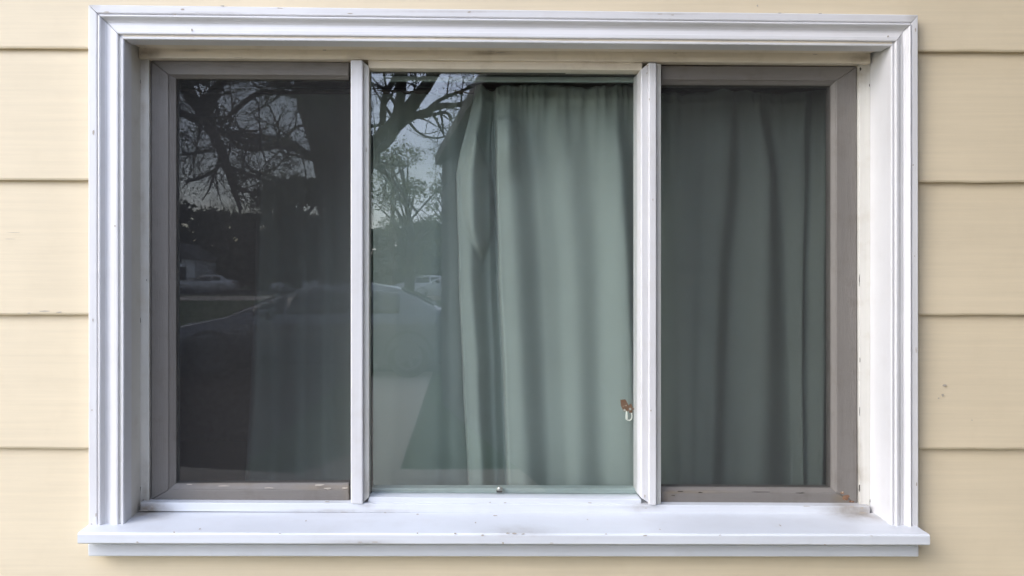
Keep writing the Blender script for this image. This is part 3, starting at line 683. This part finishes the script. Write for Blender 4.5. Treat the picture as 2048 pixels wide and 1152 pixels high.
def limb(mb, lf, pts, rr, sub, sublen, leafn=2, leafs=.035, n=8, droop=.0, lev=2):
    P_ = [R(x, y, d) for x, y, d, r in pts]; rd = [r * d / F for x, y, d, r in pts]
    # smooth the polyline
    Q = []; q_r = []
    for i in range(len(P_) - 1):
        a, b = P_[i], P_[i + 1]; a0 = P_[i - 1] if i else a; b1 = P_[i + 2] if i + 2 < len(P_) else b
        for k in range(4):
            t = k / 4; m0 = (b - a0) * .5; m1 = (b1 - a) * .5
            Q.append(a * (2 * t ** 3 - 3 * t * t + 1) + m0 * (t ** 3 - 2 * t * t + t) + b * (-2 * t ** 3 + 3 * t * t) + m1 * (t ** 3 - t * t) + rv(rr) * rd[i] * .12)
            q_r.append(rd[i] + (rd[i + 1] - rd[i]) * t)
    Q.append(P_[-1]); q_r.append(rd[-1]); mb.tube(Q, q_r, n)
    for i in range(sub):
        t = rr.uniform(.12, 1) * (len(Q) - 1.01); k = int(t); b = Q[k].lerp(Q[k + 1], t - k)
        nd = ((Q[k + 1] - Q[k]).normalized() * .6 + rv(rr) * .9).normalized()
        grow(mb, lf, b, nd, sublen * rr.uniform(.5, 1.2), min(q_r[k] * .45, .05), lev, rr, leafn, leafs, droop)
# the big tree behind the car
T = empty('shade_tree', G(688, 660), 'huge dark tree trunk with spreading limbs, mirrored in the left sash above the car', 'tree')
rr = random.Random(11); mb = MB(); lf = MB(); d0 = 19.0
gy = CY + EYE * F / d0
mb.tube([R(x, y, d0) for x, y in [(690, gy + 6), (690, gy - 20), (689, 560), (687, 470), (685, 380), (672, 290), (655, 210), (645, 120)]], [x * d0 / F for x in (78, 62, 53, 49, 48, 52, 60, 62)], 18)
trunk = mb; mb = MB()
for pts, sub in [
    ([(648, 150, 19, 46), (610, 60, 19, 34), (560, -60, 19, 22), (500, -200, 18.5, 12)], 10),
    ([(650, 130, 19, 44), (680, 20, 19.2, 36), (700, -120, 19.5, 24), (690, -260, 19.8, 12)], 8),
    ([(690, 250, 19, 30), (725, 305, 18.6, 27), (750, 292, 18, 25), (800, 240, 17.5, 21), (850, 175, 17, 16), (900, 100, 16.5, 11), (960, 20, 16, 7)], 14),
    ([(790, 250, 17.5, 15), (800, 200, 17.4, 13), (806, 150, 17.3, 12), (812, 90, 17.2, 8)], 6),
    ([(745, 293, 18, 14), (764, 255, 17.9, 9), (768, 200, 17.9, 8), (785, 165, 17.8, 7), (820, 100, 17.6, 5)], 6),
    ([(800, 245, 17.5, 12), (840, 228, 17.2, 9), (880, 213, 17, 8), (925, 208, 16.8, 6), (950, 195, 16.6, 4)], 9),
    ([(850, 225, 17.1, 6), (880, 200, 17, 5), (930, 180, 16.8, 4), (970, 160, 16.5, 2.5)], 7),
    ([(820, 235, 17.3, 6), (855, 232, 17.1, 5), (890, 225, 17, 4), (905, 238, 16.9, 3)], 5),
    ([(815, 240, 17.3, 4), (838, 266, 17.2, 3), (868, 276, 17.1, 2.5), (905, 270, 17, 2)], 4),
    ([(740, 320, 18.3, 10), (770, 345, 18, 7), (800, 380, 17.8, 5), (835, 425, 17.6, 3)], 9),
    ([(660, 330, 19, 16), (625, 315, 18.6, 11), (575, 285, 18.2, 9), (520, 275, 17.8, 8), (470, 268, 17.5, 6), (425, 262, 17.2, 4)], 14),
    ([(600, 300, 18.4, 8), (560, 292, 18.2, 7), (520, 298, 18, 6), (478, 292, 17.8, 5), (455, 270, 17.6, 4)], 8),
    ([(640, 205, 19, 15), (600, 192, 18.7, 9), (550, 184, 18.4, 8), (510, 190, 18.1, 7), (470, 220, 17.8, 6), (440, 252, 17.6, 4)], 13),
    ([(620, 190, 18.8, 10), (560, 165, 18.4, 7), (500, 150, 18, 5), (470, 110, 17.6, 4)], 8),
    ([(560, 290, 18.2, 5), (590, 255, 18, 4), (620, 250, 17.8, 3)], 4),
    ([(660, 420, 19, 8), (610, 385, 18.6, 5), (560, 360, 18.2, 4), (500, 340, 17.9, 3)], 8)]:
    limb(mb, lf, [(a_, b_, c_, e_ * .78) for a_, b_, c_, e_ in pts], rr, int(sub * 1.15), 1.35, 1, .034, 8)
crown = mb.build('limbs', M['bark'], T); trunk.build('trunk', M['bark'], T); lf.build('foliage', M['leaf_spring'], T)
# the nearer tree hanging in from the upper left
T = empty('leaning_tree', (-9.5, -9.0, 0), 'half bare tree whose dark bough droops across the upper left of the left sash', 'tree')
mb = MB(); lf = MB(); d0 = 12
mb.tube([Vector((-9.5, -9.0, 0)), Vector((-9.4, -9.1, 1.5)), Vector((-8.9, -9.3, 3.2)), Vector((-8.0, -9.7, 4.6))], [.3, .25, .22, .18], 12); tb = mb
mb = MB(); st = Vector((-8.0, -9.7, 4.6)); 
limb(mb, lf, [(300, 60, 11.5, 22), (345, 130, 11.8, 16), (385, 195, 12, 14), (415, 245, 12.1, 13), (440, 295, 12.2, 11), (458, 345, 12.3, 9), (470, 385, 12.4, 6), (482, 420, 12.5, 4)], rr, 15, .9, 1, .025)
mb.tube([Vector((-8.0, -9.7, 4.6)), R(300, 60, 11.5)], [.2, .17], 10)
for pts, sub in [
    ([(410, 240, 12.1, 10), (425, 205, 12, 9), (438, 175, 12, 8), (470, 120, 12, 6)], 6),
    ([(395, 220, 12, 7), (425, 178, 11.9, 6), (450, 150, 11.8, 5)], 4),
    ([(418, 248, 12.1, 10), (390, 238, 12, 9), (358, 222, 11.9, 7), (320, 205, 11.8, 6)], 5),
    ([(425, 300, 12.2, 4), (395, 305, 12.1, 3.5), (360, 310, 12, 3)], 5),
    ([(440, 330, 12.2, 4), (410, 352, 12.1, 3), (370, 365, 12, 2.5)], 5),
    ([(450, 330, 12.3, 5), (475, 340, 12.4, 4), (500, 350, 12.5, 3), (560, 370, 12.6, 2)], 6),
    ([(462, 370, 12.3, 5), (500, 385, 12.4, 3), (530, 395, 12.5, 2)], 4),
    ([(435, 260, 12.2, 8), (470, 275, 12.4, 6), (500, 285, 12.6, 5), (560, 290, 13, 4)], 6),
    ([(375, 180, 12, 6), (372, 150, 12, 5), (380, 110, 12, 4)], 4)]:
    limb(mb, lf, pts, rr, int(sub * 1.8), .85, 2, .024, 6)
mb.build('limbs', M['bark'], T); tb.build('trunk', M['bark'], T); lf.build('foliage', M['leaf_spring'], T)
# background trees, each its own trunk and crown of leaf clumps
def bushy(name, px, ytop, ybase_px_w, d, mt, label, seed, density=1500, ls=.12, gaps=.5, cat='tree', group=None, trunkh=.22):
    base = R(px, 0, d); base.z = 0; top = R(px, ytop, d).z; wid = ybase_px_w * d / F
    o = empty(name, base, label, cat, group); rr = random.Random(seed); lf = MB(); tk = MB()
    hh = top; tk.tube([base, base + Vector((rr.uniform(-.2, .2), 0, hh * .4)), base + Vector((rr.uniform(-.3, .3), 0, hh * .85))], [.035 * hh, .026 * hh, .006 * hh], 8)
    clumps = []
    for i in range(26):
        u = rr.random(); zz = hh * (trunkh + (1 - trunkh) * u); rmax = wid * .5 * (math.sin(math.pi * min(1, .18 + .78 * (1 - u) ** .8))) ** .7
        a = rr.random() * 6.283; rad = rmax * math.sqrt(rr.random()) * .85
        c = base + Vector((math.cos(a) * rad, math.sin(a) * rad, zz)); cr = wid * rr.uniform(.10, .22)
        c.z = min(c.z, hh - cr * .5)
        clumps.append((c, cr)); tk.tube([base + Vector((0, 0, zz * .7)), c], [.01 * hh, .004 * hh], 4)
    for i in range(density):
        c, cr = rr.choice(clumps); v = rv(rr) * cr * rr.uniform(.25, 1) ** gaps; v.z *= .7; leaf(lf, c + v, ls * rr.uniform(.5, 1.4), rr)
    lf.build('crown', mt, o); tk.build('trunk', M['bark'], o); return o
bushy('bushy_tree', 600, 360, 210, 34, M['leaf_dark'], 'broad dark bushy tree just left of the huge trunk, mirrored in the left sash', 21, 5200, .17)
bushy('leafy_tree', 815, 290, 200, 30, M['leaf_spring'], 'pale green leafy tree mirrored at the edge of the sky in the clear pane', 22, 6500, .05, .45)
bushy('leafy_tree', 905, 325, 130, 36, M['leaf_spring'], 'smaller pale green tree next to the eave edge in the clear pane', 23, 3500, .055, .45)
gl = 'trees of the far treeline'
names = ['far left end of the mirrored treeline, beside the white house', 'second tree of the mirrored treeline, below the drooping bough', 'rounded third tree of the mirrored treeline', 'fourth tree of the mirrored treeline, partly behind the bushy tree', 'fifth tree of the mirrored treeline, behind the bushy tree', 'dark tree of the treeline directly behind the huge trunk', 'dark treeline tree mirrored at the left edge of the clear pane', 'round topped treeline tree mirrored in the clear pane', 'last treeline tree before the dark garage wing']
rr = random.Random(5)
for i, (px, yt, wd) in enumerate([(330, 405, 120), (410, 408, 110), (455, 425, 95), (520, 432, 110), (570, 420, 100), (670, 425, 120), (765, 462, 100), (830, 445, 120), (900, 455, 110)]):
    bushy('evergreen_tree', px, yt, wd * 1.25, 62 + rr.uniform(-4, 4), M['leaf_dark'], 'dense dark evergreen, ' + names[i], 40 + i, 3400, .34, .5, group=gl, trunkh=.04)
# a far wood closing the horizon
rr = random.Random(77); m = MB()
for i in range(26000):
    x = rr.uniform(-170, 120); hx = 5.5 + 2.5 * noise.noise(Vector((x * .06, 0, 0))) + 1.5 * noise.noise(Vector((x * .21, 3, 0)))
    leaf(m, Vector((x, -112 + rr.uniform(-4, 4), rr.uniform(0, max(1, hx)))), rr.uniform(.5, 1.1), rr)
o = m.build('far_wood', M['leaf_dark']); o['kind'] = 'stuff'; o['label'] = 'low dark wood along the horizon behind the street'; o['category'] = 'wood'
# pole
o = empty('utility_pole', R(785, 0, 48) * 1.0); o.location.z = 0
m = MB(); p = R(785, 0, 48); m.tube([Vector((p.x, p.y, 0)), Vector((p.x, p.y, 9.2))], [.16, .12], 10); m.build('pole', M['bark'], o)
m = MB(); m.box((p.x, p.y, 8.5), (2.2, .12, .14)); m.build('crossarm', M['bark'], o); tag(o, 'thin grey utility pole mirrored between the pale trees in the clear pane', 'pole')
# a far white house
M['wh'] = simple('white_boards', (.72, .72, .70), .7, sc=3)
o = empty('small_house', (R(372, 0, 60).x, R(372, 0, 60).y, 0), 'small pale house far away at the foot of the treeline, mirrored low in left sash', 'house')
p = R(372, 0, 60); p.z = 0; m = MB(); m.box((p.x, p.y, 1.3), (3.2, 5, 2.6)); m.build('wall', M['wh'], o)
m = MB(); m.prism([p + Vector((-1.9, 2.8, 2.6)), p + Vector((1.9, 2.8, 2.6)), p + Vector((0, 2.8, 3.9))], (0, -5.6, 0)); m.build('roof', M['shingle'], o)
m = MB(); m.box((p.x + .5, p.y + 2.52, 1.5), (.8, .04, 1.0)); m.build('window', simple('dark_window', (.03, .03, .035), .1), o)
m = MB(); m.box((p.x - .8, p.y + 2.52, 1.05), (.85, .04, 2.0)); m.build('door', M['brown'], o)
# ---- cars
def carpaint(name, c):
    m, t, p, o = mat(name); p.inputs['Base Color'].default_value = (*c, 1); p.inputs['Metallic'].default_value = .35; p.inputs['Roughness'].default_value = .28
    p.inputs['Coat Weight'].default_value = 1; p.inputs['Coat Roughness'].default_value = .04
    u = objco(t, (1, 1, 1)); bump(t, p, noi(t, u, 3, 2), .03, .02); return m
M['carglass'] = simple('tinted_car_glass', (.012, .014, .016), .04, 0, spec=.8)
M['tyre'] = simple('tyre_rubber', (.02, .02, .02), .85)
M['rim'] = simple('alloy_rim', (.16, .16, .17), .5, .6)
M['black'] = simple('black_plastic', (.02, .02, .022), .5)
M['lamp'] = simple('lamp_lens', (.7, .7, .68), .1)
M['redlamp'] = simple('red_lamp_lens', (.35, .02, .02), .15)
def make_car(name, nose, ry, Lc, pm, label, flip=1, group=None):
    # built with its nose at -x; nose: point on the ground of the near side
    o = empty(name, nose, label, 'car', group); sx = Lc / 4.8; Wd = 1.8
    top = [(0, .48), (.03, .62), (.12, .70), (.5, .78), (1.12, .90), (1.6, 1.12), (2.16, 1.32), (2.5, 1.385), (2.9, 1.405), (3.3, 1.39), (3.65, 1.34), (4.0, 1.19), (4.3, 1.02), (4.62, .99), (4.78, .93), (4.8, .70), (4.78, .5)]
    belt = lambda x: .72 + .20 * min(1, x / 1.2) + .02 * max(0, (x - 1.2) / 3.6) - (.02 if x > 4.6 else 0)
    def P3(x, y, z): return Vector((nose.x + flip * x * sx, nose.y - y, z))
    def topz(x):
        for i in range(len(top) - 1):
            if top[i][0] <= x <= top[i + 1][0]:
                t = (x - top[i][0]) / max(1e-6, top[i + 1][0] - top[i][0]); return top[i][1] + (top[i + 1][1] - top[i][1]) * t
        return top[-1][1]
    # body loft
    m = MB(); xs = [0, .03, .12, .3, .5, .8, 1.12, 1.35, 1.6, 1.9, 2.16, 2.5, 2.9, 3.3, 3.65, 4.0, 4.3, 4.62, 4.76, 4.8]
    ring = 13
    for x in xs:
        ins = .16 * max(0, 1 - x / .5) ** 2 + .12 * max(0, 1 - (4.8 - x) / .4) ** 2
        zt = topz(x) if x < 4.79 else .9; zb = min(belt(x), zt - .02); g = max(0, zt - zb); th = .30 * min(1, g / .45)
        sec = [(ins + .06, .2), (ins + .01, .3), (ins, .5), (ins + .005, zb - .12), (ins + .03, zb), (ins + .05 + th * .55, zb + g * .62), (ins + .08 + th, zt - .03 * min(1, g * 3)), (ins + .3 + th * .6, zt), (.9, zt + .012)]
        full = sec + [(Wd - a, z_) for a, z_ in reversed(sec[:-1])]
        ring = len(full)
        for a, z_ in full: m.v.append(P3(x, a, z_))
    for i in range(len(xs) - 1):
        for j in range(ring):
            j2 = (j + 1) % ring; m.face([i * ring + j, (i + 1) * ring + j, (i + 1) * ring + j2, i * ring + j2], 0, j not in (3,))
    m.face(list(range(ring))); m.face([(len(xs) - 1) * ring + j for j in reversed(range(ring))])
    m.build('body', pm, o, weld=True)
    # side windows, windscreen, rear window: set 4 mm proud of the body
    def sidept(x, f, side):
        zt = topz(x); zb = belt(x); g = zt - zb; th = .30 * min(1, g / .45)
        a = (.03 + (.02 + th * .55) * f / .62) if f <= .62 else (.05 + th * .55 + (.03 + th * .45) * (f - .62) / .38)
        a -= .006; z_ = zb + g * f
        return P3(x, a if side == 0 else Wd - a, z_)
    for side in (0, 1):
        for xa, xb in ((1.52, 1.98), (2.02, 2.94), (3.04, 3.72)):
            m = MB(); nq = 6
            for i in range(nq + 1):
                x = xa + (xb - xa) * i / nq
                for f in (.06, .34, .62, .80): m.v.append(sidept(x, f, side))
            for i in range(nq):
                for j in range(3): m.face([i * 4 + j, (i + 1) * 4 + j, (i + 1) * 4 + j + 1, i * 4 + j + 1], 0, True)
            g_ = m.build('side_window', M['carglass'], o); md = g_.modifiers.new('t', 'SOLIDIFY'); md.thickness = .005; md.offset = 0
    for nm, xa, xb in (('windscreen', 1.20, 2.10), ('rear_window', 3.72, 4.24)):
        m = MB()
        for i in range(5):
            x = xa + (xb - xa) * i / 4; g = topz(x) - belt(x); th = .30 * min(1, g / .45)
            for k in range(5):
                a = .20 + th * .9; yy = a + (Wd - 2 * a) * k / 4; m.v.append(P3(x, yy, topz(x) + .016))
        for i in range(4):
            for k in range(4): m.face([i * 5 + k, (i + 1) * 5 + k, (i + 1) * 5 + k + 1, i * 5 + k + 1], 0, True)
        g_ = m.build(nm, M['carglass'], o); md = g_.modifiers.new('t', 'SOLIDIFY'); md.thickness = .006; md.offset = 0
    for x in (.88, 3.86):
        for y in (.10, Wd - .10):
            c = P3(x, y, .32); ax = Vector((0, 1 if y < 1 else -1, 0))
            m = MB(); lathe(m, c, ax, [(-.11, .20), (-.11, .30), (-.08, .32), (.06, .32), (.095, .30), (.10, .21), (.07, .20)], 28)
            wh = m.build('wheel', M['tyre'], o)
            m = MB(); lathe(m, c, ax, [(.05, .208), (.092, .206), (.088, .19), (.07, .17), (.068, .05), (.082, .045), (.083, .005)], 28)
            for k in range(5):
                a = k * 1.2566; u = Vector((math.cos(a), 0, math.sin(a))); v = Vector((-math.sin(a), 0, math.cos(a)))
                q = [c + ax * .072 + u * .04 + v * .03, c + ax * .072 + u * .19 + v * .02, c + ax * .072 + u * .19 - v * .02, c + ax * .072 + u * .04 - v * .03]
                m.prism(q, ax * .02)
            m.build('rim', M['rim'], wh)
            m = MB(); lathe(m, P3(x, y * .55 + .42 if y < 1 else y * .55 + .42 - .04, .34), ax, [(-.2, .02), (.0, .02)], 8)
            m = MB()
            for k in range(15):
                a = math.pi * k / 14; m.v.append(P3(x, -.004 if y < 1 else Wd + .004, .34) + Vector((math.cos(a) * .37, 0, math.sin(a) * .37)))
                m.v.append(P3(x, -.004 if y < 1 else Wd + .004, .34) + Vector((math.cos(a) * .325, 0, math.sin(a) * .325)))
            for k in range(14): m.face([k * 2, k * 2 + 1, k * 2 + 3, k * 2 + 2])
            g_ = m.build('wheel_arch', M['black'], o); md = g_.modifiers.new('t', 'SOLIDIFY'); md.thickness = .012; md.offset = 0
    for y in (.0, Wd):
        sgn = -1 if y < 1 else 1
        for x in (2.05, 3.05):
            m = MB(); m.box(tuple(P3(x, y + sgn * .0, .60)), (.012, .012, .52)); m.build('door_seam', M['black'], o)
        for x in (2.78, 3.62):
            m = MB(); m.box(tuple(P3(x, y + sgn * .018, .80)), (.18, .03, .03)); m.build('door_handle', pm, o, bevel=.008)
        m = MB(); c = P3(1.72, y + sgn * .10, .96); m.v = []; m.box(tuple(c), (.12, .20, .13)); m.build('wing_mirror', pm, o, bevel=.03)
        m = MB(); m.box(tuple(P3(.14, (.20 if y < 1 else Wd - .20), .66)), (.26, .26, .11)); m.build('headlight', M['lamp'], o, bevel=.03)
        m = MB(); m.box(tuple(P3(4.70, (.20 if y < 1 else Wd - .20), .82)), (.20, .26, .13)); m.build('tail_light', M['redlamp'], o, bevel=.03)
    m = MB(); m.box(tuple(P3(.02, .9, .40)), (.06, 1.2, .16)); m.build('grille', M['black'], o, bevel=.02)
    return o
n0 = R(298, 0, 11.0); n0.z = 0
make_car('parked_car', n0, 0, 4.8, carpaint('dark_silver_car_paint', (.12, .127, .145)), 'dark silver sedan parked side-on on the driveway, mirrored across the left and clear panes')
for (px, d, c, lb) in [(345, 55, (.5, .5, .5), 'tiny white car parked by the small pale house under the treeline'), (770, 46, (.35, .36, .38), 'far pale car mirrored low at the left edge of the clear pane'), (815, 43, (.45, .46, .46), 'far white car mirrored just above the sedan roof in the clear pane'), (540, 56, (.45, .45, .47), 'far grey car behind the sedan windscreen in the left sash')]:
    n_ = R(px, 0, d); n_.z = 0; make_car('distant_car', n_, 0, 4.5, carpaint('distant_paint', c), lb, group='cars parked across the street')
